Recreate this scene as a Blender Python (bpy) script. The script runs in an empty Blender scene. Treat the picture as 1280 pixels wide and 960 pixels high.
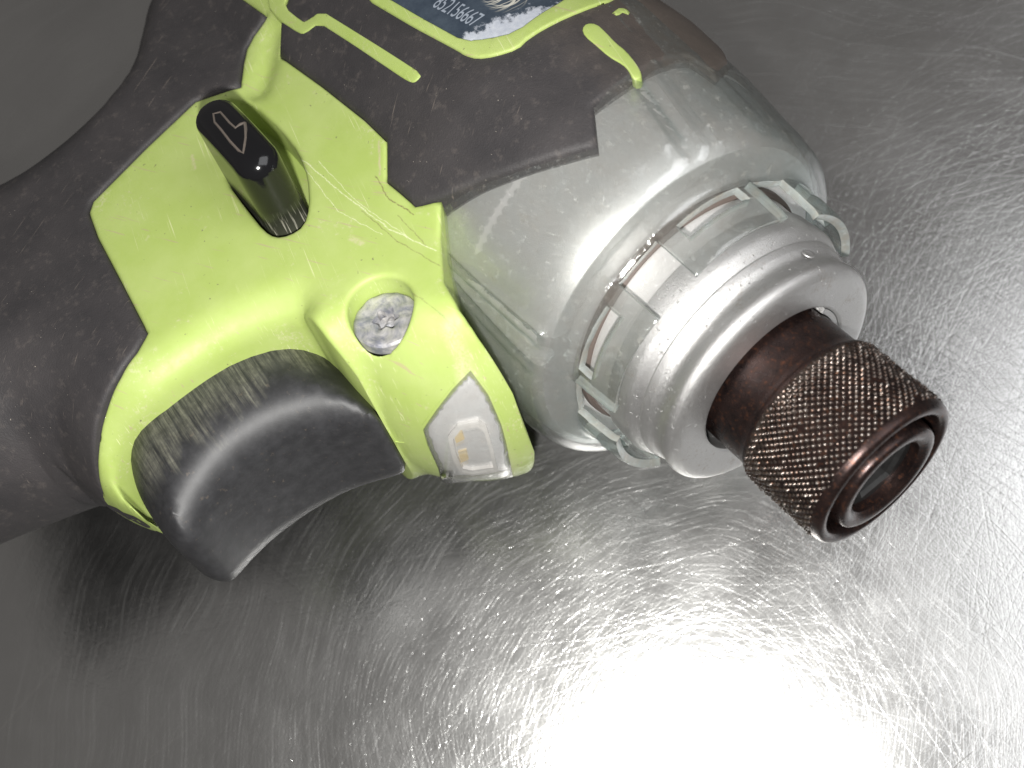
import bpy, bmesh, math, random
import numpy as np
from mathutils import Vector, Matrix, geometry
random.seed(4); rng = np.random.default_rng(4)
sc = bpy.context.scene
C = sc.collection
MM = 0.001
PI = math.pi

# ------------------------------------------------------------------ camera, world, lamps, exposure
F = 1500.0                                   # focal length in pixels of the 1280 px wide photograph
def N(v):
    v = np.array(v, float); return v/np.linalg.norm(v)
ax = N((.585, -.610, .535))                  # tool axis (forward), in camera axes
sd = N((-.197, .534, .822)); sd = N(sd-ax*(sd@ax))   # side of the tool that faces up
up = np.cross(sd, ax)                        # away from the handle
nz = N((-.163, .295, .942))                  # table normal
O = 143*np.array([(1107-640)/F, -(597-480)/F, -1.0])  # nose of the chuck, camera axes, mm
T = np.array([ax, up, sd]).T
H0 = 46.0                                    # height of the chuck nose over the table, mm
xw = np.array([1., 0, 0]); xw = N(xw-nz*(xw@nz)); yw = np.cross(nz, xw)
M = np.array([xw, yw, nz])                   # camera axes -> world axes
CAM = (np.array([0, 0, H0]) - M@O)
TOOL = Matrix([list(r) for r in (M@T)]).to_4x4()
TOOL.translation = Vector((0, 0, H0*MM))

cam = bpy.data.cameras.new('camera'); co = bpy.data.objects.new('camera', cam); C.objects.link(co)
mw = Matrix([list(r) for r in M]).to_4x4(); mw.translation = Vector(list(CAM*MM)); co.matrix_world = mw
cam.sensor_width = 36; cam.lens = 36*F/1280; cam.clip_start = .005; cam.clip_end = 20
cam.dof.use_dof = True; cam.dof.focus_distance = .158; cam.dof.aperture_fstop = 24
sc.camera = co

w = bpy.data.worlds.new('World'); sc.world = w; w.use_nodes = True
w.node_tree.nodes['Background'].inputs[0].default_value = (1, .95, .91, 1)
w.node_tree.nodes['Background'].inputs[1].default_value = .15

def area(name, loc_mm, target_mm, size, power, col=(1, 1, 1), shape='DISK', size_y=None):
    l = bpy.data.lights.new(name, 'AREA'); l.shape = shape; l.size = size; l.energy = power; l.color = col
    if size_y: l.size_y = size_y
    o = bpy.data.objects.new(name, l); C.objects.link(o)
    p = Vector(loc_mm)*MM; t = Vector(target_mm)*MM
    o.matrix_world = Matrix.Translation(p) @ (t-p).to_track_quat('-Z', 'Y').to_matrix().to_4x4()
    return o
fl = CAM + M@np.array([-3., -17., 0.])
area('phone_flash', fl, (CAM + M@np.array([-5, 2, -160.])), .006, .42, (1, .985, .95))
area('ceiling_lamp', (560, 60, 850), (0, 0, 0), .7, 4.2, (.97, .98, 1), 'RECTANGLE', .7)

sc.view_settings.view_transform = 'Standard'; sc.view_settings.look = 'None'
sc.view_settings.exposure = 0; sc.view_settings.gamma = 1
sc.render.engine = 'CYCLES'
sc.cycles.max_bounces = 10; sc.cycles.transparent_max_bounces = 16
sc.cycles.sample_clamp_indirect = 6
sc.cycles.caustics_reflective = False; sc.cycles.caustics_refractive = False

# ------------------------------------------------------------------ places on the tool and on the table
def at(px, py, z):
    """point of the tool's side plane z (mm) that is seen at photograph position px, py"""
    d = np.array([(px-640)/F, -(py-480)/F, -1.0]); t = (z+O@sd)/(d@sd); return T.T@(t*d-O)

TX, TY = -100., 300.                         # centre of the table, mm
def on_table(px, py):
    d = M@np.array([(px-640)/F, -(py-480)/F, -1.0]); p = CAM-d*CAM[2]/d[2]; return (p[0]-TX, p[1]-TY)

# ------------------------------------------------------------------ material helpers
class NT:
    def __init__(s, name):
        s.m = bpy.data.materials.new(name); s.m.use_nodes = True
        s.t = s.m.node_tree; s.n = s.t.nodes; s.n.clear()
        s.out = s.n.new('ShaderNodeOutputMaterial')
        s.b = s.n.new('ShaderNodeBsdfPrincipled'); s.L(s.b.outputs[0], s.out.inputs[0])
        tc = s.n.new('ShaderNodeTexCoord'); v = s.n.new('ShaderNodeVectorMath'); v.operation = 'SCALE'
        s.L(tc.outputs['Object'], v.inputs[0]); v.inputs['Scale'].default_value = 1000
        s.co = v.outputs[0]
    def L(s, a, b): s.t.links.new(a, b)
    def set(s, **k):
        for a, v in k.items():
            i = s.b.inputs[a.replace('_', ' ')]
            if hasattr(v, 'is_linked') or isinstance(v, bpy.types.NodeSocket): s.L(v, i)
            elif isinstance(v, tuple): i.default_value = v+(1,) if len(v) == 3 else v
            else: i.default_value = v
    def map(s, rot=(0, 0, 0), scale=(1, 1, 1), loc=(0, 0, 0), co=None):
        m = s.n.new('ShaderNodeMapping'); s.L(co or s.co, m.inputs[0])
        m0 = s.n.new('ShaderNodeMapping')
        m.inputs['Rotation'].default_value = rot; m.inputs['Location'].default_value = loc
        s.L(m.outputs[0], m0.inputs[0]); m0.inputs['Scale'].default_value = scale
        return m0.outputs[0]
    def noise(s, scale=1, detail=3, rough=.6, co=None, dist=0):
        n = s.n.new('ShaderNodeTexNoise'); s.L(co or s.co, n.inputs['Vector'])
        n.inputs['Scale'].default_value = scale; n.inputs['Detail'].default_value = detail
        n.inputs['Roughness'].default_value = rough; n.inputs['Distortion'].default_value = dist
        return n.outputs[0]
    def ramp(s, f, stops, interp='LINEAR'):
        r = s.n.new('ShaderNodeValToRGB'); s.L(f, r.inputs[0]); r.color_ramp.interpolation = interp
        e = r.color_ramp.elements
        while len(e) > 1: e.remove(e[-1])
        for i, (p, c) in enumerate(stops):
            q = e[0] if i == 0 else e.new(p)
            q.position = p
            if not isinstance(c, tuple): c = (c, c, c)
            q.color = c+(1,)
        return r.outputs[0]
    def math(s, op, a, b=0, c=None, clamp=False):
        m = s.n.new('ShaderNodeMath'); m.operation = op; m.use_clamp = clamp
        for i, v in enumerate((a, b, c)):
            if v is None: continue
            if isinstance(v, (int, float)): m.inputs[i].default_value = v
            else: s.L(v, m.inputs[i])
        return m.outputs[0]
    def mix(s, f, a, b):
        m = s.n.new('ShaderNodeMix'); m.data_type = 'RGBA'
        for i, v in ((0, f), (6, a), (7, b)):
            if isinstance(v, (int, float)): m.inputs[i].default_value = v
            elif isinstance(v, tuple): m.inputs[i].default_value = v+(1,)
            else: s.L(v, m.inputs[i])
        return m.outputs[2]
    def bump(s, h, strength=.3, dist=.1, normal=None):
        b = s.n.new('ShaderNodeBump'); s.L(h, b.inputs['Height'])
        b.inputs['Strength'].default_value = strength; b.inputs['Distance'].default_value = dist*MM
        if normal: s.L(normal, b.inputs['Normal'])
        return b.outputs[0]
    def sep(s, co=None):
        x = s.n.new('ShaderNodeSeparateXYZ'); s.L(co or s.co, x.inputs[0]); return x.outputs
    def seg(s, p, q, rad, soft, wob=0):
        """1 near the line p-q (x,y in mm), 0 away: a mark with a shape of its own"""
        c = s.co
        if wob:
            nn = s.n.new('ShaderNodeTexNoise'); s.L(c, nn.inputs['Vector']); nn.inputs['Scale'].default_value = .8
            v = s.n.new('ShaderNodeVectorMath'); v.operation = 'MULTIPLY_ADD'
            s.L(nn.outputs['Color'], v.inputs[0]); v.inputs[1].default_value = (wob, wob, 0)
            s.L(c, v.inputs[2]); c = v.outputs[0]
        a = math.atan2(q[1]-p[1], q[0]-p[0]); l = math.hypot(q[0]-p[0], q[1]-p[1])
        m = s.n.new('ShaderNodeMapping'); m.vector_type = 'TEXTURE'; s.L(c, m.inputs[0])
        m.inputs['Location'].default_value = ((p[0]+q[0])/2, (p[1]+q[1])/2, 0); m.inputs['Rotation'].default_value = (0, 0, a)
        x, y, z = s.sep(m.outputs[0])
        dx = s.math('MAXIMUM', s.math('SUBTRACT', s.math('ABSOLUTE', x), l/2), 0)
        d = s.math('SQRT', s.math('ADD', s.math('MULTIPLY', dx, dx), s.math('MULTIPLY', y, y)))
        return s.math('SUBTRACT', 1, s.math('DIVIDE', s.math('SUBTRACT', d, rad), soft, clamp=True), clamp=True)

PALE, BROWN, PINK = (.80, .82, .55), (.16, .11, .06), (.70, .56, .46)
GREEN_MARKS = (([(372, 190), (430, 240), (490, 285), (548, 312)], .10, PALE, .7), ([(380, 205), (425, 262), (480, 292)], .07, PALE, .6), ([(400, 200), (450, 252), (520, 300)], .07, PALE, .6),
               ([(455, 262), (500, 300), (552, 330)], .09, BROWN, .6), ([(474, 222), (490, 250), (512, 262), (520, 270)], .10, BROWN, .8), ([(500, 268), (535, 305)], .08, BROWN, .6),
               ([(441, 296), (455, 302)], .45, PINK, .45), ([(515, 362), (560, 392)], .09, BROWN, .5),
               ([(240, 190), (243, 206)], .30, PINK, .4), ([(560, 400), (600, 470)], 1.2, (.66, .64, .42), .35), ([(460, 158), (476, 172)], .30, PINK, .8), ([(560, 425), (575, 450)], .8, (.68, .62, .44), .4),
               ([(505, 575), (530, 592)], .5, (.42, .36, .20), .6), ([(646, 545), (664, 548)], .12, BROWN, .7), ([(482, 190), (480, 222)], .22, (.55, .45, .33), .7))
def mat_green():
    s = NT('green_plastic')
    n1 = s.noise(.12, 4, .6); n2 = s.noise(.9, 5, .7)
    base = s.mix(s.ramp(n1, [(.35, 0), (.7, 1)]), (.385, .49, .13), (.435, .53, .175))
    # scuffs: pinkish white rubbed spots and dark specks
    rub = s.ramp(s.math('MULTIPLY', s.noise(.16, 3, .6, s.map(loc=(40, 11, 3))), s.noise(1.6, 4, .7)), [(.33, 0), (.46, 1)])
    base = s.mix(s.math('MULTIPLY', rub, .45), base, (.66, .60, .44))
    spk = s.ramp(s.noise(1.3, 2, .5, s.map(loc=(7, 3, 9))), [(.73, 0), (.77, 1)])
    base = s.mix(s.math('MULTIPLY', spk, .75), base, (.16, .14, .09))
    # fine scratches in bunches
    sc1 = s.ramp(s.noise(1, 3, .6, s.map((0, 0, math.radians(14)), (.07, 4.0, .5))), [(.62, 0), (.68, 1)])
    msk = s.ramp(s.noise(.14, 2, .5, s.map(loc=(20, 5, 0))), [(.48, 0), (.60, 1)])
    base = s.mix(s.math('MULTIPLY', s.math('MULTIPLY', sc1, msk), .45), base, (.80, .80, .50))
    sc2 = s.ramp(s.noise(1, 2, .6, s.map((0, 0, math.radians(-28)), (.12, 2.4, .5))), [(.66, 0), (.72, 1)])
    base = s.mix(s.math('MULTIPLY', sc2, .55), base, (.45, .34, .24))
    mk = s.ramp(s.noise(2.6, 4, .8), [(.36, .15), (.56, 1)])
    for pts, wd, col, am in GREEN_MARKS:
        for p, q in zip(pts[:-1], pts[1:]):
            base = s.mix(s.math('MULTIPLY', s.seg(at(*p, 21)[:2], at(*q, 21)[:2], wd*.25, wd*1.0, .5), s.math('MULTIPLY', mk, am)), base, col)
    s.set(Base_Color=base, Roughness=s.ramp(n2, [(.3, .42), (.8, .62)]), IOR=1.45,
          Normal=s.bump(s.math('ADD', s.noise(5, 3, .6), s.math('MULTIPLY', sc1, -.6)), .25, .05))
    s.b.inputs['Subsurface Weight'].default_value = .05; s.b.inputs['Subsurface Radius'].default_value = (.001, .001, .0005)
    return s.m
def mat_rubber():
    s = NT('grey_rubber')
    n1 = s.noise(.10, 5, .65); n2 = s.noise(.6, 5, .7, s.map(loc=(3, 9, 1)))
    base = s.mix(s.ramp(n1, [(.3, 0), (.7, 1)]), (.030, .028, .030), (.052, .047, .048))
    base = s.mix(s.ramp(n2, [(.55, 0), (.85, .4)]), base, (.20, .17, .15))
    spk = s.ramp(s.noise(3.6, 1, .5, s.map(loc=(1, 30, 9))), [(.79, 0), (.82, 1)])
    base = s.mix(s.math('MULTIPLY', spk, .8), base, (.50, .45, .38))
    gx, gy, gz = s.sep()
    gm = s.math('MULTIPLY', s.math('ADD', gy, s.math('MULTIPLY_ADD', s.noise(.2, 4, .7), 16, -8)), .05, clamp=True)
    base = s.mix(s.math('MULTIPLY', gm, .45), base, (.15, .115, .085))
    sc1 = s.ramp(s.noise(1, 2, .6, s.map((0, 0, math.radians(60)), (.12, 2.2, .3))), [(.69, 0), (.76, 1)])
    base = s.mix(s.math('MULTIPLY', sc1, .5), base, (.24, .20, .17))
    s.set(Base_Color=base, Roughness=.62, Normal=s.bump(s.math('ADD', s.math('MULTIPLY', s.noise(4.5, 2, .6), 1.6), s.math('MULTIPLY', s.noise(1.2, 4, .6), .8)), .45, .08))
    return s.m
def mat_metal(name, col, rough, bump=.3, dirt=(.35, .26, .2), metallic=1.0, vary=.1):
    s = NT(name)
    n1 = s.noise(.3, 5, .7); n2 = s.noise(2.2, 4, .7)
    d = s.ramp(s.math('MULTIPLY', n1, n2), [(.30, 0), (.46, 1)])
    base = s.mix(s.math('MULTIPLY', d, .55), col, dirt)
    base = s.mix(s.math('MULTIPLY', s.noise(.8, 3, .6), .3), base, tuple(c*.75 for c in col))
    pits = s.ramp(s.noise(1.8, 3, .6, s.map(loc=(5, 5, 5))), [(.25, 0), (.36, 1)])
    s.set(Base_Color=base, Metallic=metallic, Roughness=s.ramp(n2, [(.2, max(rough-vary, .05)), (.8, rough+vary)]),
          Normal=s.bump(s.math('ADD', s.noise(6, 4, .7), s.math('MULTIPLY', pits, 1.5)), bump, .06))
    return s.m
def mat_dark_steel():
    s = NT('blackened_steel')
    n1 = s.noise(.35, 5, .65); n2 = s.noise(1.6, 4, .7)
    base = s.mix(s.ramp(n1, [(.35, 0), (.7, 1)]), (.020, .014, .014), (.055, .032, .028))
    rust = s.ramp(n2, [(.56, 0), (.70, 1)])
    base = s.mix(s.math('MULTIPLY', rust, .7), base, (.18, .07, .035))
    s.set(Base_Color=base, Metallic=.75, Roughness=s.ramp(n2, [(.3, .22), (.75, .42)]), Normal=s.bump(s.noise(5, 4, .7), .25, .05))
    return s.m
def mat_knurl():
    s = NT('knurled_steel')
    n1 = s.noise(.5, 5, .65); n2 = s.noise(1.9, 4, .7)
    base = s.mix(s.ramp(n1, [(.35, 0), (.7, 1)]), (.07, .052, .046), (.30, .25, .22))
    base = s.mix(s.math('MULTIPLY', s.ramp(n2, [(.52, 0), (.68, 1)]), .7), base, (.26, .11, .05))
    x, y, z = s.sep()
    rr = s.math('SQRT', s.math('ADD', s.math('MULTIPLY', y, y), s.math('MULTIPLY', z, z)))
    worn = s.math('MULTIPLY', s.math('MULTIPLY', s.math('SUBTRACT', rr, 11.08), 5.0, clamp=True), s.ramp(s.noise(.8, 4, .7), [(.35, .1), (.6, 1)]))
    base = s.mix(worn, s.mix(.5, base, (.03, .018, .014)), (.42, .38, .35))
    s.set(Base_Color=base, Metallic=.85, Roughness=s.ramp(n2, [(.3, .20), (.75, .38)]), Normal=s.bump(s.noise(6, 4, .7), .35, .05))
    return s.m
def mat_black(name, col, rough, bump=.1, worn=False):
    s = NT(name)
    base = s.mix(s.ramp(s.noise(.5, 5, .7), [(.4, 0), (.8, 1)]), col, tuple(c*1.6+.01 for c in col))
    if worn:
        # dust rubbed into the side of the trigger, running across it
        x, y, z = s.sep()
        st = s.ramp(s.noise(1, 4, .75, s.map((0, 0, math.radians(2)), (.10, 2.2, .3))), [(.40, 0), (.75, 1)])
        edge = s.math('MULTIPLY_ADD', s.noise(1, 3, .6, s.map((0, 0, 0), (.06, .30, .3))), 15.0, -7.5)
        m = s.math('MULTIPLY', s.math('SUBTRACT', -55.0, s.math('ADD', x, edge)), .35, clamp=True)
        m = s.math('MULTIPLY', m, s.math('MULTIPLY', s.math('SUBTRACT', z, 7.5), .6, clamp=True))
        st = s.math('MULTIPLY', st, s.ramp(s.noise(.7, 5, .8), [(.35, .35), (.6, 1)]))
        base = s.mix(s.math('MULTIPLY', s.math('MULTIPLY', st, m), .75), base, (.26, .255, .20))
        base = s.mix(s.math('MULTIPLY', s.ramp(s.noise(1.1, 4, .7), [(.62, 0), (.75, 1)]), .3), base, (.22, .17, .12))
    s.set(Base_Color=base, Roughness=rough, IOR=1.5, Normal=s.bump(s.noise(6, 3, .6), bump, .05))
    return s.m
def mat_lever():
    s = NT('lever_black')
    x, y, z = s.sep()
    st = s.ramp(s.noise(1, 3, .6, s.map((0, 0, 0), (2.6, 2.6, .18))), [(.56, 0), (.66, 1)])
    m = s.math('MULTIPLY', s.math('SUBTRACT', 23.0, z), .25, clamp=True)
    m2 = s.math('MULTIPLY', s.math('ADD', x, 78.0), .4, clamp=True)
    base = s.mix(s.math('MULTIPLY', m, .6), (.006, .006, .007), (.075, .08, .055))
    base = s.mix(s.math('MULTIPLY', s.math('MULTIPLY', s.math('MULTIPLY', st, m), m2), .8), base, (.5, .48, .4))
    s.set(Base_Color=base, Roughness=s.math('MULTIPLY_ADD', m, .3, .12), Normal=s.bump(s.noise(3, 3, .6), .12, .05))
    return s.m
def mat_clear(name, tint, edge, rough=.12, milky=.05):
    """clear plastic: lets light straight through, tinted at grazing angles, with gloss, scratches and a little milkiness"""
    s = NT(name)
    tr = s.n.new('ShaderNodeBsdfTransparent'); lw = s.n.new('ShaderNodeLayerWeight'); lw.inputs[0].default_value = .45
    c = s.mix(s.ramp(lw.outputs['Facing'], [(.35, 0), (1, 1)]), tint, edge); s.L(c, tr.inputs[0])
    scr = s.math('ADD', s.noise(3, 4, .7), s.math('MULTIPLY', s.ramp(s.noise(1, 3, .6, s.map((.3, .2, .5), (.3, 4, 4))), [(.6, 0), (.7, 1)]), 1.2))
    wav = s.noise(.35, 2, .5)
    nb = s.bump(wav, .25, .35, s.bump(scr, .22, .03))
    s.L(nb, lw.inputs['Normal'])
    s.set(Base_Color=s.mix(s.ramp(s.noise(.5, 5, .7), [(.4, 0), (.75, 1)]), (.66, .70, .68), (.62, .54, .44)), Roughness=rough, IOR=1.5, Normal=nb)
    g = s.n.new('ShaderNodeBsdfGlossy'); g.inputs['Roughness'].default_value = rough; s.L(nb, g.inputs['Normal'])
    lf = s.n.new('ShaderNodeLayerWeight'); lf.inputs[0].default_value = .5; s.L(nb, lf.inputs['Normal'])
    fr = s.math('MULTIPLY_ADD', s.math('POWER', lf.outputs['Facing'], 5), .8, .09)
    rf = s.n.new('ShaderNodeBsdfRefraction'); rf.inputs['Roughness'].default_value = .08; rf.inputs['IOR'].default_value = 1.45; rf.inputs['Color'].default_value = (.96, .985, .98, 1); s.L(nb, rf.inputs['Normal'])
    m0 = s.n.new('ShaderNodeMixShader'); m0.inputs[0].default_value = .22; s.L(tr.outputs[0], m0.inputs[1]); s.L(rf.outputs[0], m0.inputs[2])
    m1 = s.n.new('ShaderNodeMixShader'); s.L(fr, m1.inputs[0]); s.L(m0.outputs[0], m1.inputs[1]); s.L(g.outputs[0], m1.inputs[2])
    m2 = s.n.new('ShaderNodeMixShader'); s.L(m1.outputs[0], m2.inputs[1]); s.L(s.b.outputs[0], m2.inputs[2])
    scuff = s.ramp(s.noise(.9, 5, .75, s.map(loc=(9, 2, 4))), [(.56, milky), (.80, min(milky+.30, 1))])
    s.L(s.math('ADD', scuff, s.math('MULTIPLY', lw.outputs['Facing'], .05)), m2.inputs[0])
    s.L(m2.outputs[0], s.out.inputs[0])
    return s.m
def mat_table():
    s = NT('scratched_stainless_steel')
    h = None
    def hair(k, a, sx, sy, eps, off):
        n = s.noise(1, 0, .5, s.map((0, 0, a), (sx, sy, 1), (off, off*1.7, 0)))
        d = s.math('ABSOLUTE', s.math('SUBTRACT', n, .5))
        return s.ramp(s.math('DIVIDE', d, eps), [(0, 0), (1, 1)])
    co0 = s.co
    wn = s.n.new('ShaderNodeTexNoise'); s.L(s.co, wn.inputs['Vector']); wn.inputs['Scale'].default_value = .012; wn.inputs['Detail'].default_value = 0
    wv = s.n.new('ShaderNodeVectorMath'); wv.operation = 'MULTIPLY_ADD'; s.L(wn.outputs['Color'], wv.inputs[0])
    wv.inputs[1].default_value = (26, 26, 0); s.L(s.co, wv.inputs[2]); s.co = wv.outputs[0]
    for k in range(20):
        a = k*PI/20*3 % PI+.05*math.sin(k*2.3)
        steep = k % 2
        sy = (.24+.15*(k % 3)) if steep else (.24+.22*(k % 4))
        l = hair(k, a, .005+.004*(k % 3), sy, (.030 if steep else .055)*sy, k*13.7)
        if steep: l = s.math('MULTIPLY', l, 1.7)
        h = l if h is None else s.math('ADD', h, l)
    # ring grooves added round the flash highlight, shaped to draw its arcs of glint
    c_ = on_table(870, 930); x, y, z = s.sep(co0)
    dx = s.math('SUBTRACT', x, c_[0]); dy = s.math('SUBTRACT', y, c_[1])
    rad = s.math('SQRT', s.math('ADD', s.math('MULTIPLY', dx, dx), s.math('MULTIPLY', dy, dy)))
    rad = s.math('ADD', rad, s.math('MULTIPLY', s.noise(.03, 1, .5, co0), 14))
    th = s.math('ARCTAN2', dx, dy)
    cb = s.n.new('ShaderNodeCombineXYZ'); s.L(s.math('MULTIPLY', rad, 4.2), cb.inputs[0]); s.L(s.math('MULTIPLY', th, 3.4), cb.inputs[1])
    s1 = s.ramp(s.noise(1, 1, .5, cb.outputs[0]), [(.52, 0), (.70, 1)])
    cb2 = s.n.new('ShaderNodeCombineXYZ'); s.L(s.math('MULTIPLY', rad, 1.9), cb2.inputs[0]); s.L(s.math('MULTIPLY', th, 5.0), cb2.inputs[1]); cb2.inputs[2].default_value = 7
    s2 = s.ramp(s.noise(1, 1, .5, cb2.outputs[0]), [(.60, 0), (.68, 1)])
    glint_rings = s.math('ADD', s1, s2)
    h = s.math('ADD', h, s.math('MULTIPLY', glint_rings, 1.7))
    # brushed grain
    gr = s.noise(1, 1, .5, s.map((0, 0, 1.1), (.05, 6, 1)))
    h = s.math('ADD', h, s.math('MULTIPLY', gr, .06))
    # single deep scratches, dark and light
    deep = light = None
    for (p, q, wd, dark) in (((1113, 941), (1290, 820), .10, 1), ((1160, 949), (1290, 925), .09, 1), ((934, 724), (975, 697), .08, 1), ((1000, 870), (1150, 800), .06, 1), ((760, 800), (850, 735), .07, 1),
                       ((1143, 754), (1275, 940), .09, 0), ((937, 729), (1099, 765), .06, 0), ((1180, 700), (1290, 850), .07, 0), ((930, 672), (975, 684), .06, 0), ((1015, 712), (1040, 728), .06, 0),
                       ((1060, 420), (1290, 380), .06, 0), ((1100, 250), (1260, 330), .07, 0), ((60, 850), (200, 700), .08, 0), ((120, 930), (330, 800), .06, 0), ((960, 640), (1060, 690), .07, 0)):
        m_ = s.seg(on_table(*p), on_table(*q), wd*.4, wd, .35)
        if dark: deep = m_ if deep is None else s.math('ADD', deep, m_)
        else: light = m_ if light is None else s.math('ADD', light, m_)
    big = s.noise(.018, 4, .6); mid = s.noise(.07, 4, .6)
    base = s.mix(s.ramp(big, [(.3, 0), (.7, 1)]), (.50, .50, .495), (.60, .60, .59))
    base = s.mix(s.math('MULTIPLY', deep, .55, clamp=True), base, (.16, .15, .14))
    base = s.mix(s.math('MULTIPLY', light, .5, clamp=True), base, (.72, .71, .69))
    nb = s.bump(s.math('SUBTRACT', h, s.math('MULTIPLY', s.math('ADD', deep, light), 1.6)), 1.0, .0026)
    s.set(Base_Color=base, Metallic=1.0, Roughness=s.ramp(mid, [(.3, .18), (.7, .25)]), Normal=nb)
    # haze of micro scratches: a second, broader gloss lobe, stronger along the added rings
    gl = s.n.new('ShaderNodeBsdfAnisotropic'); gl.inputs['Roughness'].default_value = .46; s.L(base, gl.inputs['Color']); s.L(nb, gl.inputs['Normal'])
    mx = s.n.new('ShaderNodeMixShader'); s.L(s.b.outputs[0], mx.inputs[1]); s.L(gl.outputs[0], mx.inputs[2])
    s.L(s.math('ADD', s.ramp(mid, [(.3, .07), (.7, .14)]), s.math('MULTIPLY', glint_rings, .10)), mx.inputs[0])
    s.L(mx.outputs[0], s.out.inputs[0])
    return s.m
def mat_plain(name, col, rough=.5, metallic=0.):
    s = NT(name)
    s.set(Base_Color=s.mix(s.noise(1.2, 4, .7), tuple(c*.8 for c in col), tuple(min(1, c*1.15) for c in col)), Roughness=rough, Metallic=metallic,
          Normal=s.bump(s.noise(4, 3, .6), .15, .05))
    return s.m
def mat_label():
    s = NT('worn_label')
    base = s.mix(s.ramp(s.noise(.3, 4, .7), [(.35, 0), (.7, 1)]), (.032, .045, .066), (.06, .08, .105))
    x, y, z = s.sep()
    # rubbed silver towards the right of the plate, with a ragged edge
    e = s.math('ADD', s.math('ADD', x, 68.6), s.math('MULTIPLY', y, -.30))
    e = s.math('ADD', e, s.math('MULTIPLY_ADD', s.noise(.6, 5, .7), 9, -4.5))
    base = s.mix(s.math('MULTIPLY', e, .8, clamp=True), base, s.mix(s.noise(1.1, 5, .7), (.28, .32, .40), (.66, .68, .72)))
    # tangle of pale scratches
    for k in range(6):
        wv = s.n.new('ShaderNodeTexWave'); wv.wave_type = 'RINGS'; wv.rings_direction = 'Z'
        s.L(s.map(loc=(73.4+k*.7, -2.6+1.0*math.sin(k*2), 0), rot=(0, 0, 0), scale=(.16+.05*(k % 3), .28, 0)), wv.inputs['Vector'])
        wv.inputs['Scale'].default_value = .8; wv.inputs['Distortion'].default_value = 1.4
        ln = s.ramp(wv.outputs[1], [(.965, 0), (.99, 1)])
        m = s.seg((-75.5, 3.5), (-71, 3), 1.4, 1.6)
        base = s.mix(s.math('MULTIPLY', s.math('MULTIPLY', ln, m), .75), base, (.62, .60, .52))
    spot = s.seg((-80.9, -1.2), (-79.6, -1.9), .5, .5, 1.2)
    base = s.mix(spot, base, (.62, .50, .42))
    ch = s.ramp(s.noise(1.2, 4, .8, s.map(loc=(3, 3, 3))), [(.66, 0), (.70, 1)])
    base = s.mix(ch, base, (.03, .03, .03))
    s.set(Base_Color=base, Roughness=.38, Normal=s.bump(s.noise(2, 4, .7), .25, .08))
    return s.m

GREEN, RUBBER = mat_green(), mat_rubber()
ALU = mat_metal('cast_aluminium', (.60, .595, .59), .42, 1.2, dirt=(.34, .27, .21), metallic=.9, vary=.10)
CASE = mat_metal('gear_case_aluminium', (.88, .865, .85), .34, .5, dirt=(.60, .52, .44), metallic=.6, vary=.08)
DARKST, KNURL = mat_dark_steel(), mat_knurl()
TRIG = mat_black('trigger_plastic', (.021, .021, .023), .50, .25, True)
LEVER = mat_lever()
SLOT = mat_black('slot_black', (.006, .006, .006), .5)
CLEAR = mat_clear('clear_cover', (.99, .995, .992), (.60, .72, .71), .09, .03)
CLEARRIM = mat_clear('clear_cover_edge', (.80, .90, .88), (.48, .62, .61), .10, .42)
LENS = mat_clear('lamp_lens', (.985, .98, .975), (.80, .79, .79), .10, .06)
REFL = mat_plain('lamp_reflector', (.92, .91, .90), .30, .35)
LEDY = mat_plain('led_yellow', (.80, .64, .36), .4)
LEDW = mat_plain('led_housing', (.80, .78, .75), .30)
TABLE, LABEL = mat_table(), mat_label()
SHADE = mat_plain('painted_shade', (.14, .11, .095), .6)  # brown that stands for shade in the window gaps
INK = mat_plain('pale_ink', (.30, .34, .40), .6)
GREYINK = mat_plain('worn_arrow_edge', (.12, .10, .085), .5)
def mat_screw():
    s = NT('dirty_screw')
    n1 = s.noise(.42, 5, .7, s.map(loc=(2, 6, 1)), .6); n2 = s.noise(3.5, 4, .8)
    base = s.mix(s.ramp(n1, [(.38, 0), (.62, 1)]), (.20, .21, .25), (.60, .58, .55))
    base = s.mix(s.math('MULTIPLY', n2, .5), base, (.25, .24, .26))
    s.set(Base_Color=base, Metallic=.25, Roughness=.5, Normal=s.bump(s.math('ADD', n1, s.math('MULTIPLY', n2, .3)), .8, .22))
    return s.m
SCREW = mat_screw()

# ------------------------------------------------------------------ object helpers
def mesh_obj(name, V, Fc, m, parent=None, sharp=35, kind=None, smooth=True, label=None):
    me = bpy.data.meshes.new(name)
    me.from_pydata([tuple(float(c)*MM for c in v) for v in V], [], [tuple(int(i) for i in f) for f in Fc])
    me.update(); me.materials.append(m)
    bm = bmesh.new(); bm.from_mesh(me); bmesh.ops.recalc_face_normals(bm, faces=bm.faces); bm.to_mesh(me); bm.free()
    if smooth:
        me.polygons.foreach_set('use_smooth', [True]*len(me.polygons))
        me.set_sharp_from_angle(angle=math.radians(sharp))
    o = bpy.data.objects.new(name, me); C.objects.link(o)
    if parent: o.parent = parent
    if kind: o['kind'] = kind
    if label: o['label'] = label
    return o

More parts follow.
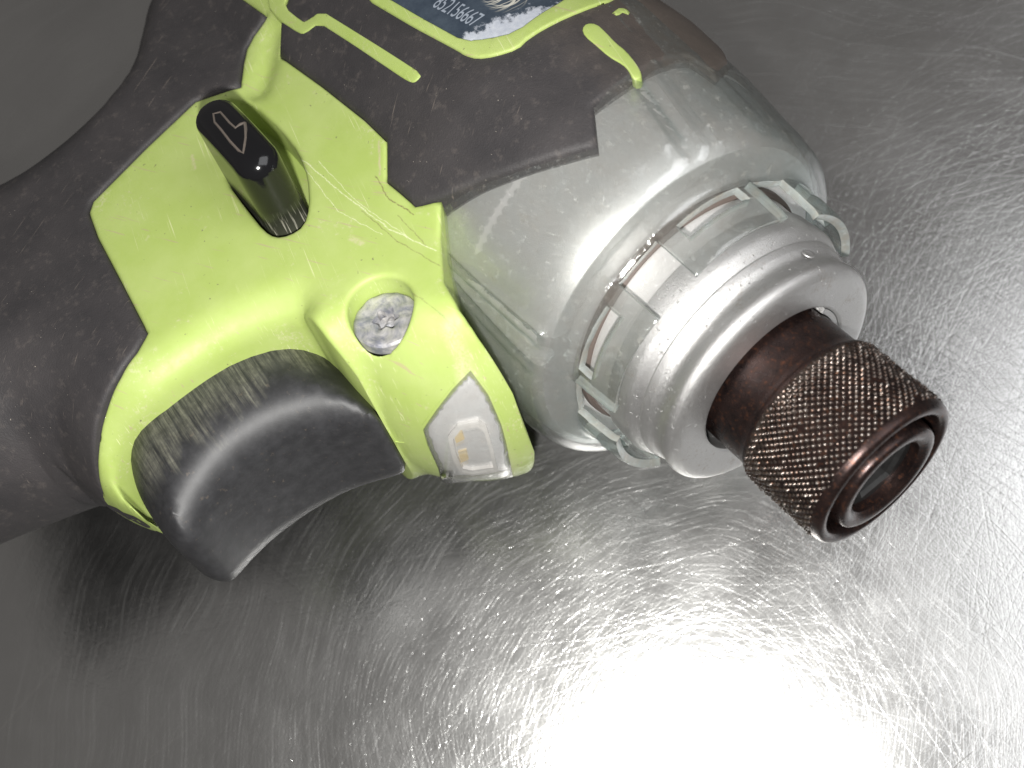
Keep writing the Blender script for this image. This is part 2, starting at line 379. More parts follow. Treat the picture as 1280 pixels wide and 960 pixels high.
def dist_poly(P, poly):
    P = np.atleast_2d(P); poly = np.asarray(poly); A = np.roll(poly, 1, 0); E = poly-A; L2 = (E*E).sum(1)+1e-12; out = []
    for k in range(0, len(P), 2000):
        W = P[k:k+2000, None]-A[None]; t = np.clip((W*E).sum(2)/L2, 0, 1); q = W-t[..., None]*E
        out.append(np.sqrt((q*q).sum(2).min(1)))
    return np.concatenate(out) if out else np.zeros(0)
def inside(P, poly):
    P = np.atleast_2d(P); poly = np.asarray(poly); A = np.roll(poly, 1, 0); x, y = P[:, :1], P[:, 1:2]
    x1, y1, x2, y2 = A[:, 0], A[:, 1], poly[:, 0], poly[:, 1]; dy = np.where(np.abs(y2-y1) > 1e-12, y2-y1, 1e-12)
    c = (y1 > y) != (y2 > y); xi = x1+(y-y1)*(x2-x1)/dy
    return ((c & (x < xi)).sum(1) % 2).astype(bool)
def resample(poly, step):
    out = []
    for i in range(len(poly)):
        a, b = poly[i], poly[(i+1) % len(poly)]; n = max(1, int(round(np.hypot(*(b-a))/step)))
        for k in range(n): out.append(a+(b-a)*k/n)
    return np.array(out)
def chaikin(poly, n=1):
    for _ in range(n):
        q = []
        for i in range(len(poly)):
            a, b = poly[i], poly[(i+1) % len(poly)]; L = np.hypot(*(b-a)); t = min(.25, 1.2/max(L, 1e-6))
            q += [a+(b-a)*t, b-(b-a)*t]
        poly = np.array(q)
    return poly

# outline of handle and chin in the middle plane
_o = [(215, -60, 9), (215, 0, 9), (200, 44, 9), (187, 62, 9), (177, 103, 9), (168, 137, 9), (148, 163, 9), (109, 192, 9), (72, 214, 9), (44, 228, 9), (0, 245, 9),
      (-120, 290, 9), (-260, 360, 9), (-260, 820, -8), (-120, 742, -8), (0, 688, -8), (60, 664, -8), (130, 638, -8), (168, 662, -6), (206, 678, -5),
      (300, 700, 0), (450, 640, 0), (488, 549, 0), (513, 555, 0), (545, 559, 0), (588, 557, 0), (636, 546, 0), (662, 532, 0)]
OUT = np.array([at(*p)[:2] for p in _o]+[(-26., -25.5), (-16, -22.), (-14, -5), (-150, -5)])
def _smooth(P):
    Q = []
    for i in range(len(P)):
        a, b = P[i], P[(i+1) % len(P)]
        Q += [a+(b-a)*.25, a+(b-a)*.75]
    return np.array(Q)
OUT0 = OUT.copy(); OUT = _smooth(OUT)
def R(x):   # radius of the round housing behind the nose
    return np.interp(x, [-170, -150, -140, -75, -62, -50, -40, -36, -34], [24, 27.5, 29.5, 30.2, 30.2, 28.8, 27.0, 26.3, 25.0])
def Zb(P):
    P = np.atleast_2d(P); x, y = P[:, 0], P[:, 1]
    zh = np.sqrt(np.maximum(R(x)**2-y*y, 0))
    d = np.where(inside(P, OUT), dist_poly(P, OUT), 0)
    Tt = np.interp(y, [-100, -70, -50, -30], [18, 18.5, 19.5, 20.5]); r = np.interp(y, [-80, -60, -42], [18, 14, 9])
    q = 1-np.clip(d/r, 0, 1); zn = Tt*np.sqrt(np.maximum(1-q*q, 0))
    m = np.maximum(zh, zn); hh = np.maximum(6-np.abs(zh-zn), 0)
    return m+hh*hh/24*np.clip(m/6, 0, 1)
def ray(px, py, zs):
    d = np.array([(px-640)/F, -(py-480)/F, -1.0]); t = (zs+O@sd)/(d@sd); return (t[:, None]*d-O)@T
def on(px, py, off=0.):
    """point of the tool's near surface seen at photograph position px, py"""
    Q = ray(px, py, np.linspace(36, -6, 420)); g = Q[:, 2]-np.maximum(Zb(Q[:, :2])+off, 0)
    k = np.where(g <= 0)[0]
    return Q[k[0]][:2] if len(k) else Q[np.argmin(g)][:2]
def snap(p):
    """keep a point of the outline on the body: nothing sticks out past the middle-plane outline"""
    if inside(p, OUT)[0] or p[1] > -20 or abs(p[1]) < R(p[0]): return p
    best = None
    for i in range(len(OUT)):
        a, b = OUT[i-1], OUT[i]; e = b-a; t = np.clip(((p-a)@e)/(e@e+1e-9), 0, 1); q = a+t*e; d = np.hypot(*(p-q))
        if best is None or d < best[0]: best = (d, q)
    return best[1]
def onp(pts):
    out = []
    for p in pts:
        q = snap(on(*p))
        if not out or np.hypot(*(q-out[-1])) > .05: out.append(q)
    return np.array(out)

def zlow(P):
    return -(H0+.2285*P[:, 0]-.1363*P[:, 1]-.4)/.964
def slab(poly, holes=(), lift=0., rnd=.6, rings=(0, .08, .25, .55, 1.), grid=1.6, bottom='mirror', depth=1., zf=None, extra=None, step=1.0, grid_extra=None):
    zf = zf or Zb
    poly = resample(np.array(poly), step)
    if zf is Zb:
        P2 = []
        for i in range(len(poly)):
            a, b = poly[i], poly[(i+1) % len(poly)]; P2.append(a)
            if -95 < a[1] < -24 and dist_poly((a+b)/2, OUT)[0] < 3.0:
                n_ = max(1, int(np.hypot(*(b-a))/.22)); P2 += [a+(b-a)*k/n_ for k in range(1, n_)]
        poly = np.array(P2)
    loops = [poly]+[resample(np.array(h), step*.6) for h in holes]
    pts = []; edges = []
    for L in loops:
        b = len(pts); pts += list(L); edges += [(b+i, b+(i+1) % len(L)) for i in range(len(L))]
    def D(P): return np.min([dist_poly(P, L) for L in loops], axis=0)
    def IN(P):
        r = inside(P, loops[0])
        for L in loops[1:]: r &= ~inside(P, L)
        return r
    cand = []
    for L in loops:
        nx = np.roll(L, -1, 0)-np.roll(L, 1, 0); nrm = np.stack([-nx[:, 1], nx[:, 0]], 1); nrm /= np.maximum(np.hypot(*nrm.T), 1e-9)[:, None]
        for rr in rings[1:]:
            for sg in (1, -1):
                Q = L+nrm*sg*rr*rnd; ok = IN(Q) & (D(Q) > rr*rnd*.93); cand += list(Q[ok])
    # rings that follow the round-over of the whole outline
    if zf is Zb:
        for dd in (.04, .12, .28, .5, .8, 1.2, 1.8, 2.6, 3.6, 5.0, 6.8):
            L = resample(OUT, .8); nx = np.roll(L, -1, 0)-np.roll(L, 1, 0); nrm = np.stack([-nx[:, 1], nx[:, 0]], 1); nrm /= np.hypot(*nrm.T)[:, None]
            for sg in (1, -1):
                Q = L+nrm*sg*dd; ok = IN(Q) & (D(Q) > max(.22, rnd*.35)) & inside(Q, OUT) & (dist_poly(Q, OUT) > dd*.93); cand += list(Q[ok])
        gx, gt = np.meshgrid(np.arange(-175, 0, 2.2), np.radians(np.concatenate([np.arange(-60, 82, 5), [84, 86.5, 88.5, 89.6]])))
        Q = np.stack([gx.ravel(), R(gx.ravel())*np.sin(gt.ravel())], 1); ok = IN(Q) & (D(Q) > rnd*1.25); cand += list(Q[ok])
    lo, hi = poly.min(0), poly.max(0)
    gx, gy = np.meshgrid(np.arange(lo[0], hi[0], grid), np.arange(lo[1], hi[1], grid))
    Q = np.stack([gx.ravel()+.013, gy.ravel()+.017], 1); ok = IN(Q) & (D(Q) > rnd*1.25)
    if zf is Zb: ok &= Q[:, 1] < R(Q[:, 0])-3
    cand += list(Q[ok])
    if grid_extra is not None:
        Q = grid_extra; ok = IN(Q) & (D(Q) > rnd*1.05); cand += list(Q[ok])
    pts += cand
    P, E, Fc, *_ = geometry.delaunay_2d_cdt([Vector(p) for p in pts], edges, [], 0, 1e-4)
    P = np.array([tuple(p) for p in P]); Fc = np.array([f for f in Fc])
    cen = P[Fc].mean(1); Fc = Fc[IN(cen)]
    d = np.clip(D(P)/rnd, 0, 1); drop = rnd*(1-np.sqrt(np.maximum(1-(1-d)**2, 0)))
    z0 = zf(P); zt = z0+lift-np.minimum(drop, z0+lift)
    if extra is not None: zt = zt+extra(P, D)
    if bottom == 'mirror': zb_ = np.maximum(-zt, zlow(P)); zb_ = np.minimum(zb_, zt-.02)
    elif bottom == 'flat': zb_ = np.full(len(P), float(depth))
    else: zb_ = z0-depth
    n = len(P); V = np.concatenate([np.c_[P, zt], np.c_[P, zb_]])
    cnt = {}
    for f in Fc:
        for i in range(3):
            e = (f[i], f[(i+1) % 3]); cnt[tuple(sorted(e))] = None if tuple(sorted(e)) in cnt else e
    walls = [(e[1], e[0], e[0]+n, e[1]+n) for e in cnt.values() if e]
    return V, [tuple(f) for f in Fc]+[tuple(f[::-1]+n) for f in Fc]+walls

def lathe(prof, seg=96, closed=False, a0=0):
    V = []; Fc = []
    for i, (x, r) in enumerate(prof):
        for k in range(seg):
            t = a0+2*PI*k/seg; V.append((x, r*math.sin(t), r*math.cos(t)))
    m = len(prof)
    for i in range(m if closed else m-1):
        j = (i+1) % m
        for k in range(seg):
            q = (k+1) % seg; Fc.append((i*seg+k, i*seg+q, j*seg+q, j*seg+k))
    if not closed:
        for i in (0, m-1): Fc.append(tuple(i*seg+k for k in range(seg)))
    return V, Fc
def smooth_prof(p, n=2):
    p = [np.array(q, float) for q in p]
    for _ in range(n):
        o = [p[0]]
        for a, b in zip(p[:-1], p[1:]): o += [a+(b-a)*.25, a+(b-a)*.75]
        o.append(p[-1]); p = o
    return [tuple(q) for q in p]

# ------------------------------------------------------------------ the table
me = bpy.data.meshes.new('table_top'); bm = bmesh.new(); bmesh.ops.create_cube(bm, size=1)
for v in bm.verts: v.co = Vector((v.co.x*1.8, v.co.y*1.8, (v.co.z-.5)*.02))
bm.to_mesh(me); bm.free(); me.materials.append(TABLE)
tb = bpy.data.objects.new('table_top', me); C.objects.link(tb); tb['kind'] = 'structure'; tb.location = (TX*MM, TY*MM, 0)

# ------------------------------------------------------------------ the tool
tool = bpy.data.objects.new('impact_driver', None); C.objects.link(tool); tool.matrix_world = TOOL; tool.empty_display_size = .02
tool['label'] = 'worn green and grey cordless impact driver with clear nose cover lying on scratched steel'
tool['category'] = 'power tool'

# --- green shell
lip = [(457, 490), (421, 445), (395, 413), (381, 405), (360, 409), (333, 419), (305, 431), (278, 446), (252, 463), (230, 479), (200, 503), (175, 527), (160, 545), (153, 562),
       (150, 582), (153, 612), (163, 630), (175, 643), (190, 657), (206, 670)]
left = [(206, 678), (180, 671), (157, 657), (138, 634), (127, 613), (120, 585), (119, 559), (123, 528), (133, 500), (150, 470), (170, 442), (184, 418), (180, 408), (150, 350), (122, 297), (111, 267), (116, 253),
        (184, 184), (244, 128), (262, 121), (300, 109), (304, 80), (308, 63), (317, 46), (334, 21), (304, 0), (240, -45)]
topr = [(400, -60), (362, -2), (353, 28), (350, 70), (403, 108), (456, 150), (484, 177), (484, 227), (520, 258), (551, 250), (551, 300), (555, 352), (575, 388), (597, 421), (620, 455), (641, 492)]
lens_l = [(588, 462), (565, 486), (545, 512), (530, 534), (535, 552), (549, 582), (553, 600)]
lens_r = [(640, 592), (634, 560), (626, 528), (610, 492)]
chin = [(600, 598), (555, 599), (542, 597), (520, 589), (503, 568), (488, 545)]
lip_in = []
for px, py in lip:
    q = snap(on(px, py, -3.9)); lip_in.append(q)
iC = int(np.argmin(np.hypot(*(OUT-OUT0[27]).T)))
greenP = np.concatenate([onp(left+topr), [OUT[iC], OUT[iC-1], OUT[iC-2], OUT[iC-3]], onp(chin), lip_in])
pocket_px = [(283, 208), (262, 172), (254, 148), (268, 128), (292, 121), (318, 132), (350, 161), (373, 190), (384, 222), (386, 260), (379, 283), (362, 294), (345, 297), (330, 288), (306, 258), (284, 228)]
pocket = chaikin(onp(pocket_px), 1)
sc_c = on(475, 384)+np.array([0, 0]); 
hole = np.array([(sc_c[0]+4.3*math.cos(t), sc_c[1]+4.3*math.sin(t)) for t in np.linspace(0, 2*PI, 41)[:-1]])
lens_px = lens_l+lens_r
lensP = onp(lens_px)
lipP = np.array(lip_in)
def lip_round(P, D):
    # broad soft roll down to the trigger opening
    d = np.full(len(P), 1e9)
    for a, b in zip(lipP[3:-1], lipP[4:]):
        e = b-a; t = np.clip(((P-a)@e)/(e@e), 0, 1); q = a+t[:, None]*e; d = np.minimum(d, np.hypot(*(P-q).T))
    r = 5.0; q = 1-np.clip(d/r, 0, 1); z = -4.2*(1-np.sqrt(np.maximum(1-q*q, 0)))
    z = z*(.3+.7*np.clip((Zb(P)-3)/11, 0, 1))
    # long hollow behind the tip of the panel
    a, b = on(342, 45), on(322, 112); e = b-a; t = np.clip(((P-a)@e)/(e@e), 0, 1); dd = np.hypot(*(P-(a+t[:, None]*e)).T)
    z = z-1.1*np.exp(-(dd/1.9)**2)
    return z
g = mesh_obj('side_shell', *slab(greenP, [pocket, hole], .25, .7, extra=lip_round, grid=1.2, step=.8), GREEN, tool, sharp=50)
# --- rubber
rub_top = onp([(352, 29), (350, 70), (403, 108), (456, 150), (484, 177), (484, 227), (520, 258), (551, 250), (600, 229), (640, 216), (700, 197), (747, 184), (742, 134), (780, 107), (815, 84), (840, 75), (860, 73), (893, 94)])
yt = 30.19
rub_top = np.concatenate([rub_top, [on(905, 75)+np.array([.3, .3]), (-61.8, yt), (-75, yt), (-100, yt), (-140, 29.4), (-150, 27.4)], [on(400, -62)], [on(362, -2)]])
mesh_obj('rubber_top_cover', *slab(rub_top, [], .55, .7, grid=1.8), RUBBER, tool, sharp=50)
rear = list(onp(left[4:]))  # shared border with the green shell
iA = 15
rub_handle = np.concatenate([onp(left[::-1]), ])
bk = [OUT[i] for i in range(0, 18)]
rub_handle = np.concatenate([onp(left[1:][::-1]), [OUT0[18]], OUT0[0:18][::-1]])
mesh_obj('rubber_grip', *slab(rub_handle, [], .5, .7, grid=1.8), RUBBER, tool, sharp=50)

def inlay(name, px, m, lift, rnd=.25, depth=1., kind=None, label=None, sm=1):
    P = chaikin(onp(px), sm) if sm else onp(px)
    return mesh_obj(name, *slab(P, [], lift, rnd, bottom='off', depth=depth, grid=1.0, step=.5), m, tool, sharp=50, kind=kind, label=label)
inlay('accent_stripe', [(340, -30), (335, 10), (350, 29), (376, 46), (383, 46), (401, 33), (440, 58), (480, 85), (505, 102), (516, 108), (522, 107), (530, 98), (480, 65), (404, 18), (384, 32), (379, 31), (357, 13), (362, -4), (368, -30)], GREEN, .72, .2)
inlay('label_border', [(440, -40), (460, 4), (520, 40), (575, 69), (582, 74), (598, 79), (620, 76), (648, 67), (662, 53), (702, 31), (735, 17), (770, 6), (778, -6), (760, -6), (720, -5), (706, 7), (646, 47), (612, 55), (582, 58), (530, 29), (478, -2), (460, -40)], GREEN, .95, .3)
inlay('rating_label', [(455, -42), (475, 0), (530, 31), (581, 61), (612, 58), (648, 49), (708, 9), (722, -3), (700, -45)], LABEL, .62, .1, sm=0)
inlay('accent_dash', [(728, 41), (734, 34), (747, 35), (758, 45), (771, 59), (783, 68), (796, 84), (803, 97), (801, 103), (792, 104), (786, 93), (779, 85), (762, 76), (745, 61), (732, 50)], GREEN, .70, .2)
inlay('accent_chip', [(766, 21), (774, 15), (782, 15), (788, 20), (786, 23), (779, 20), (775, 23), (771, 24)], GREEN, .68, .1, sm=0)

# --- serial number printed on the label
cu = bpy.data.curves.new('serial_number', 'FONT'); cu.body = '852156667'; cu.size = 1.0; cu.space_character = .95
to = bpy.data.objects.new('tmp_text', cu); C.objects.link(to); bpy.context.view_layer.update()
tm = bpy.data.meshes.new_from_object(to.evaluated_get(bpy.context.evaluated_depsgraph_get())); bpy.data.objects.remove(to)
bm = bmesh.new(); bm.from_mesh(tm)
bmesh.ops.triangulate(bm, faces=bm.faces)
tx = np.array([v.co[:2] for v in bm.verts]); tf = [tuple(v.index for v in f.verts) for f in bm.faces]; bm.free()
p0, p1 = on(541, 13), on(592, 39); e = (p1-p0); L = np.hypot(*e); e /= L; nn = np.array([-e[1], e[0]])
sc_t = L/tx[:, 0].max(); Q = p0+np.outer(tx[:, 0]*sc_t, e)+np.outer(tx[:, 1]*sc_t*1.9, nn)
mesh_obj('serial_number', np.c_[Q, Zb(Q)+.66], tf, INK, tool, smooth=False)

# --- direction lever in its pocket
lv0, lv1, hw = np.array([-83.2, -35.9]), np.array([-72.9, -35.9]), 3.0
st = [(lv1[0]+hw*math.cos(t), lv1[1]+hw*math.sin(t)) for t in np.linspace(-PI/2, PI/2, 15)]+[(lv0[0]+hw*math.cos(t), lv0[1]+hw*math.sin(t)) for t in np.linspace(PI/2, 1.5*PI, 15)]
def ztop(P):
    return 32.0-.012*(P[:, 0]+79)**2-.012*(P[:, 1]+36)**2
lever = mesh_obj('direction_lever', *slab(np.array(st), [], 0, 2.1, (0, .02, .08, .2, .4, .65, 1.), grid=.7, bottom='flat', depth=10, zf=ztop, step=.5), LEVER, tool, sharp=60)
# arrow moulded on its top: a thin raised outline
def ribbon(name, pts, width, zfun, hgt, m, parent, closed=False):
    pts = [np.array(p, float) for p in pts]; n = len(pts); V = []; Fc = []
    for i in range(n):
        a = pts[i-1] if (i > 0 or closed) else pts[i]; b = pts[(i+1) % n] if (i < n-1 or closed) else pts[i]
        d = (b-a)/np.hypot(*(b-a)); q = np.array([-d[1], d[0]])*width/2
        for s_, zz in ((1.3, -.15), (.6, hgt), (-.6, hgt), (-1.3, -.15)):
            p = pts[i]+q*s_; V.append((p[0], p[1], float(zfun(np.array([p]))[0])+zz))
    for i in range(n if closed else n-1):
        j = (i+1) % n
        for k in range(3): Fc.append((i*4+k, i*4+k+1, j*4+k+1, j*4+k))
    return mesh_obj(name, V, Fc, m, parent)
arrow_px = [(262, 136), (271, 134), (277, 141), (283, 148), (290, 154), (296, 149), (301, 147), (302, 155), (302, 165), (300, 175), (298, 183), (293, 180), (283, 170), (272, 156), (264, 147)]
arrow = [at(px+5, py+7, 31.8)[:2] for px, py in arrow_px]
ribbon('arrow_mark', arrow, .34, ztop, .10, GREYINK, lever, True)
pk = chaikin(onp(pocket_px), 1)
cen = pk.mean(0); V, Fc = slab(cen+(pk-cen)*1.05, [], 0, .1, bottom='flat', depth=5, zf=lambda P: np.full(len(P), 15.0)+.0*P[:, 0], grid=2)
mesh_obj('lever_slot', V, Fc, GREEN, tool)

# --- screw sunk in its boss
sz = float(Zb(sc_c[None])[0])-2.6
prof = [(0, 4.0), (0, 3.4)]
V = []; Fc = []; nseg = 96
rad = [4.2, 3.75, 3.3, 2.6, None, None]
def torx(t): return 1.5+.30*math.cos(6*t)
rings_ = []
RL = ((4.25, -1.5), (4.2, -.15), (3.95, .10), (3.6, .15), (3.2, .15), (2.8, .12), (2.4, .10), (2.05, .08), ('t', .0), ('t2', -.6), ('t2', -1.4))
for r_, z_ in RL:
    for k in range(nseg):
        t = 2*PI*k/nseg; rr = torx(t) if r_ == 't' else torx(t)*.9 if r_ == 't2' else r_
        x_, y_ = rr*math.cos(t), rr*math.sin(t)
        wz = (.10*math.sin(x_*2.9+1)*math.cos(y_*2.3)) if z_ > -1.4 else 0
        V.append((sc_c[0]+x_, sc_c[1]+y_, sz+z_+wz))
nr = len(RL)
for i in range(nr-1):
    for k in range(nseg): q = (k+1) % nseg; Fc.append((i*nseg+k, i*nseg+q, (i+1)*nseg+q, (i+1)*nseg+k))
Fc.append(tuple((nr-1)*nseg+k for k in range(nseg)))
screw = mesh_obj('screw', V, Fc, SCREW, tool)
# packed dirt in the star socket
V, Fc = lathe([(0, 1.2), (.25, 1.0), (.4, .5), (.45, .05)], 20)
V = [(sc_c[0]-.2+v[1], sc_c[1]+v[2], sz-1.5+v[0]*1.3+.2*math.sin(v[1]*5+v[2]*3)) for v in V]
mesh_obj('packed_dirt', V, Fc, SCREW, screw)

# --- work lamp in the chin
def hit(px, py):
    """first point of the body |z| < Zb(x, y) along the line of sight, with the surface normal"""
    Q = ray(px, py, np.linspace(30, -26, 500)); g = np.abs(Q[:, 2])-Zb(Q[:, :2])
    k = np.where(g <= 0)[0]
    if len(k) and k[0] > 0:
        a, b = Q[k[0]-1], Q[k[0]]
        for _ in range(12):
            m_ = (a+b)/2
            if abs(m_[2])-Zb(m_[:2])[0] > 0: a = m_
            else: b = m_
        p = b
    else: p = Q[np.argmin(g)]
    # gradient of a rounded distance: stable also where the side is steep
    def G(q): return abs(q[2])**2-float(Zb(q[:2])[0])**2
    gr = np.array([G(p+d)-G(p-d) for d in np.eye(3)*.5])
    return p, gr/max(np.linalg.norm(gr), 1e-9)
def hitpatch(name, px, lo, hi, m, hole=None, step=6., rnd=0., holepx=0.):
    """closed plate lying on the curved body between heights lo and hi"""
    px = resample(np.array(px, float), 4.); loops = [px]+([resample(px.mean(0)+(px-px.mean(0))*hole, 4.)] if hole else [])
    pts = []; ed = []
    for L in loops: b = len(pts); pts += list(L); ed += [(b+i, b+(i+1) % len(L)) for i in range(len(L))]
    def D(P): return np.min([dist_poly(P, L) for L in loops], axis=0)
    def IN(P):
        q = inside(P, loops[0])
        for L in loops[1:]: q &= ~inside(P, L)
        return q
    a, b = px.min(0), px.max(0); gx, gy = np.meshgrid(np.arange(a[0], b[0], step), np.arange(a[1], b[1], step))
    Q = np.stack([gx.ravel()+.3, gy.ravel()+.2], 1); pts += list(Q[IN(Q) & (D(Q) > 2.5)])
    P, E_, Fc, *_ = geometry.delaunay_2d_cdt([Vector(p) for p in pts], ed, [], 0, 1e-4)
    P = np.array([tuple(p) for p in P]); Fc = np.array([f for f in Fc]); Fc = Fc[IN(P[Fc].mean(1))]
    H = [hit(*p) for p in P]; A = np.array([h_[0] for h_ in H]); Nn = np.array([h_[1] for h_ in H])
    d = D(P); up_ = hi-(hi-lo)*.75*np.clip(1-d/max(rnd, 1e-6), 0, 1)**2 if rnd else np.full(len(P), hi)
    n = len(P); V = np.concatenate([A+Nn*up_[:, None], A+Nn*lo]); cnt = {}
    for f in Fc:
        for i in range(3):
            e = (f[i], f[(i+1) % 3]); kk = tuple(sorted(e)); cnt[kk] = None if kk in cnt else e
    return mesh_obj(name, V, [tuple(f) for f in Fc]+[tuple(f[::-1]+n) for f in Fc]+[(e[1], e[0], e[0]+n, e[1]+n) for e in cnt.values() if e], m, tool, sharp=40)
lp = np.array(lens_l+lens_r, float); lcx = lp.mean(0)
hitpatch('lamp_recess', lcx+(lp-lcx)*np.array([1.05, 1.0])+[0, -3], -.3, .12, GREEN)
hitpatch('lamp_reflector', lcx+(lp-lcx)*.97, -.2, .30, REFL, rnd=6)
hitpatch('lamp_bezel', [(561, 540), (572, 526), (598, 521), (608, 528), (616, 556), (622, 583), (590, 588), (576, 585), (566, 565)], .2, .75, LEDW, hole=.80)
hitpatch('led_chip', [(566, 536), (577, 532), (581, 545), (571, 550)], .2, .5, LEDY)
hitpatch('led_chip', [(573, 561), (583, 558), (586, 570), (577, 574)], .2, .5, LEDY)
hitpatch('lamp_lens', lp, .2, 1.5, LENS, rnd=11)

# --- trigger
tr = [(-66.5, -42.0), (-47, -42.0), (-45.6, -42.5), (-46.0, -43.8), (-47.6, -46.2), (-49.8, -50), (-50.9, -54), (-51.3, -58), (-51.0, -62), (-50, -65.6), (-48.6, -68.6), (-48.0, -70.2), (-48.6, -71.6), (-50.4, -72.7), (-54, -73.0), (-60, -73.0), (-64.6, -71.6), (-68.2, -68.6), (-70, -60), (-70.5, -52), (-69, -45)]
tr = chaikin(np.array(tr), 2)
mesh_obj('trigger', *slab(tr, [], 0, 6.2, (0, .01, .05, .12, .25, .42, .65, 1.), grid=1.3, zf=lambda P: 13.2-.012*(P[:, 1]+56)**2+0*P[:, 0], step=.7), TRIG, tool, sharp=70)

# --- gear case, clear cover, nose cap
case = [(-80, 10), (-80, 28.4), (-62, 28.6), (-50, 27.4), (-42, 25.8), (-38, 25.0), (-36.3, 23.8), (-35.9, 21.4), (-35.7, 19.2), (-35.2, 18.0), (-32, 17.8), (-26, 17.6), (-26, 9)]
mesh_obj('gear_case', *lathe(case, 128), CASE, tool, sharp=30)
mesh_obj('shade_ring', *lathe([(-35.9, 15), (-35.9, 18.5), (-35.6, 18.7), (-34.5, 18.6), (-34.1, 18.2), (-34.1, 15)], 96), SHADE, tool, sharp=30)  # added dark ring: paints the shade at the rear of the cover windows
# clear cover: grid over length and angle with windows and gaps left out, then thickened
tailx = [-38.5, -37, -36, -35.2, -34.7, -34.4, -34.2, -33.9, -33.2, -32.6, -31.8, -31.0, -30.2, -29.4, -28.4, -27.3, -26.6, -26.2]
tail = [26.3, 26.15, 25.85, 25.2, 24.2, 22.8, 21.6, 21.0, 20.8, 20.75, 20.7, 20.7, 20.6, 20.5, 20.4, 20.3, 20.1, 19.9]
hx = list(np.arange(-78, -38.8, .7)); px_ = hx+tailx; pr_ = [float(R(x))-.25 for x in hx]+tail
NS = 360; V = []; Fc = []
def sg(v): return 1/(1+math.exp(-max(-30, min(30, v))))
for i, (x, r_) in enumerate(zip(px_, pr_)):
    for k in range(NS):
        ang = math.degrees(2*PI*k/NS); ph = (ang-7+30) % 60-30
        rr = r_
        if x > -34.5: rr += (.5*math.cos(min(1, abs(ph)/21)*PI/2)+.45)*sg((21.5-abs(ph))*2)
        a2 = (ang+180) % 360-180
        if -75 < x < -33:
            f_ = sg((x+68)*1.2)*sg((-35-x)*1.5)
            # two long beads along the rear edge
            rr += f_*(1.0*math.exp(-((a2+54.5+(x+52)*.16)/2.2)**2)+.7*math.exp(-((a2+60+(x+50)*.55)/2.0)**2)-.5*math.exp(-((a2+57.3+(x+50)*.35)/1.5)**2))
            # raised pad on top with a slanting groove in it
            u_ = (x+48)/14; g0 = 10.5-u_*5.5
            pad = sg((a2-2)*.9)*sg((38-a2)*.9)*sg((-36.5-x)*1.6)
            rr += pad*.75-pad*.95*math.exp(-((a2-g0-4)/1.8)**2)
            rr -= .35*pad*math.exp(-((a2-g0-11)/.9)**2)
        V.append((x, rr*math.sin(math.radians(ang)), rr*math.cos(math.radians(ang))))
for i in range(len(px_)-1):
    xm = (px_[i]+px_[i+1])/2
    for k in range(NS):
        ph = ((k+.5)*360/NS-7+30) % 60-30
        if xm > -33.2 and abs(ph) > 21: continue
        if -32.7 < xm < -29.9 and abs(ph) < 13: continue
        q = (k+1) % NS; Fc.append((i*NS+k, i*NS+q, (i+1)*NS+q, (i+1)*NS+k))
cover = mesh_obj('clear_cover', V, Fc, CLEAR, tool, sharp=60)
cover.data.materials.append(CLEARRIM)
md = cover.modifiers.new('thick', 'SOLIDIFY'); md.thickness = 1.15*MM; md.offset = -1; md.material_offset_rim = 1
bv = cover.modifiers.new('bevel', 'BEVEL'); bv.width = .28*MM; bv.segments = 2; bv.limit_method = 'ANGLE'; bv.angle_limit = math.radians(50)
# nose cap
cap = [(-30.5, 10), (-30.5, 17.4), (-30.0, 18.3), (-26.6, 18.4), (-25.6, 17.9), (-25.15, 17.35), (-24.8, 17.2), (-24.5, 17.45), (-23.6, 17.2), (-22.8, 16.7), (-22.0, 16.65), (-21.0, 17.0), (-20.2, 17.1), (-19.5, 16.8), (-19.0, 16.1), (-18.8, 15.2), (-18.8, 13), (-18.9, 11.7), (-19.1, 11.35), (-19.6, 11.2), (-30, 11.2), (-30, 9)]
cap = cap[:8]+smooth_prof(cap[8:18], 2)+cap[18:]
capo = mesh_obj('nose_cap', *lathe(cap, 160), ALU, tool, sharp=30)
# small round ejector mark on the cap
c0 = math.radians(33); V, Fc = lathe([(0, .9), (.12, .85), (.16, .65), (.10, .5), (.08, .05)], 20)
rc = 17.15; V = [(-22.6+v[1]*.9, (rc-.1+v[0])*math.sin(c0)+v[2]*.9*math.cos(c0), (rc-.1+v[0])*math.cos(c0)-v[2]*.9*math.sin(c0)) for v in V]
mesh_obj('cast_mark', V, Fc, ALU, capo)
# split washer seen in the gap round the sleeve
V = []; Fc = []
ang = np.linspace(math.radians(52), math.radians(96), 12)
for t in ang:
    for r_, x in ((11.2, -20.6), (11.2, -19.1), (10.5, -19.1), (10.5, -20.6)): V.append((x, r_*math.sin(t), r_*math.cos(t)))
for i in range(11):
    for k in range(4): Fc.append((i*4+k, i*4+(k+1) % 4, i*4+4+(k+1) % 4, i*4+4+k))
mesh_obj('retaining_clip', V, Fc+[(0, 1, 2, 3), (44, 45, 46, 47)], ALU, tool)

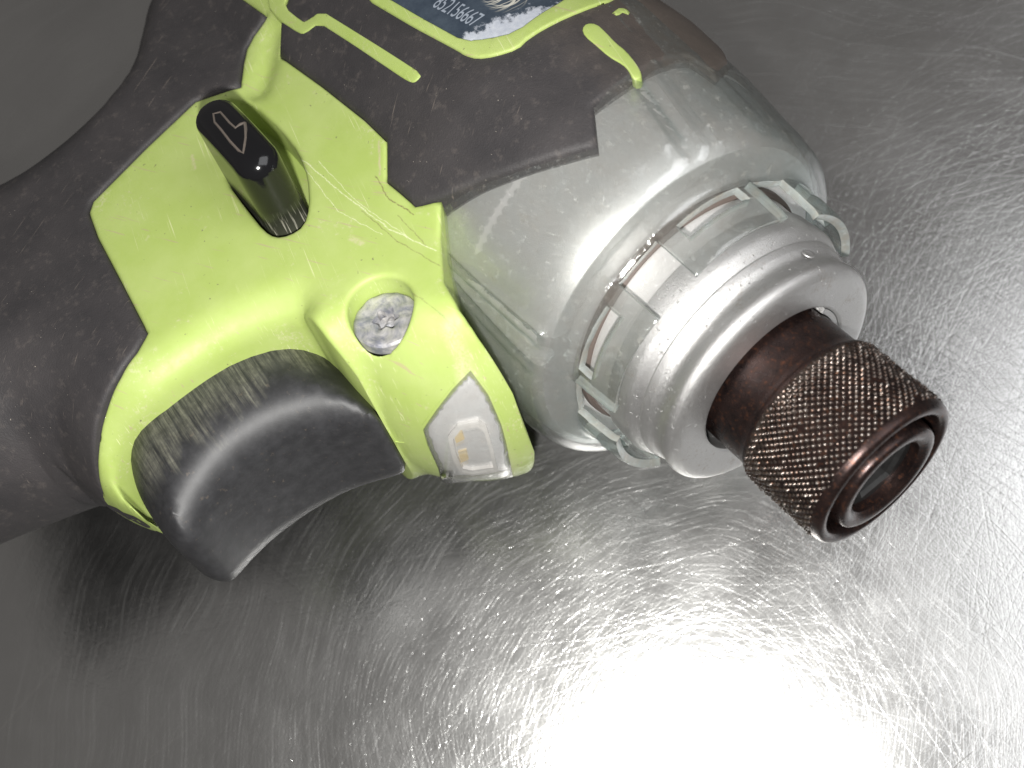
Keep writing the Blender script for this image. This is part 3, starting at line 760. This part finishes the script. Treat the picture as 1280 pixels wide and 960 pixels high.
# --- chuck sleeve
slv = [(-30, 6), (-30, 10.3), (-19, 10.35), (-14.2, 10.35), (-13.4, 10.55), (-12.9, 10.9), (-1.2, 11.0), (-.35, 10.8), (0, 10.4), (0, 9.6), (-.35, 9.3), (-2.8, 9.0), (-2.8, 5)]
slv = slv[:3]+smooth_prof(slv[3:7], 1)+smooth_prof(slv[6:11], 1)+slv[11:]
mesh_obj('chuck_sleeve', *lathe(slv, 128), DARKST, tool, sharp=40)
# knurling: helical diamond points, one piece of real relief
NC, NX = 68*9, 132; x0, x1 = -12.7, -.9; V = []; Fc = []
wob = rng.normal(0, .05, (64, 64))
for i in range(NX+1):
    x = x0+(x1-x0)*i/NX
    for k in range(NC):
        t = 2*PI*k/NC; u = 68*t/(2*PI); v_ = (x-x0)/.98
        a = (u+v_) % 1-.5; b = (u-v_) % 1-.5
        h_ = max(0, 1-4.4*(a*a+b*b))
        cell = wob[int(math.floor(u+v_)) % 64, int(math.floor(u-v_)) % 64]
        hh = (.34+1.9*cell)*h_ - .03
        e_ = min(1, (x-x0)/.5, (x1-x)/.5)
        r_ = 10.9+hh*max(0, e_)
        V.append((x, r_*math.sin(t), r_*math.cos(t)))
for i in range(NX):
    for k in range(NC): q = (k+1) % NC; Fc.append((i*NC+k, i*NC+q, i*NC+NC+q, i*NC+NC+k))
mesh_obj('knurling', V, Fc, KNURL, tool, sharp=180, kind='stuff')
# inner bit holder, standing slightly inside the rim, with hexagonal bore
ih = smooth_prof([(-3.2, 7.9), (-.6, 7.9), (.35, 7.7), (.6, 7.2), (.55, 6.2), (.0, 5.5)], 2)
V, Fc = lathe([(-6, 7.9)]+ih+[(-14, 5.4)], 96)
Fc = Fc[:-2]
mesh_obj('bit_holder', V, Fc, DARKST, tool, sharp=40)
V = []; Fc = []
for x, r_ in ((-1.3, 5.8), (-1.3, 4.1), (-1.8, 3.7), (-14, 3.7)):
    for k in range(48):
        t = 2*PI*k/48; rr = r_
        if r_ < 4.5: rr = r_/math.cos((t+PI/6) % (PI/3)-PI/6)
        V.append((x, rr*math.sin(t), rr*math.cos(t)))
for i in range(3):
    for k in range(48): q = (k+1) % 48; Fc.append((i*48+k, i*48+q, i*48+48+q, i*48+48+k))
Fc.append(tuple(144+k for k in range(48)))
mesh_obj('hex_socket', V, Fc, SLOT, tool, sharp=30)
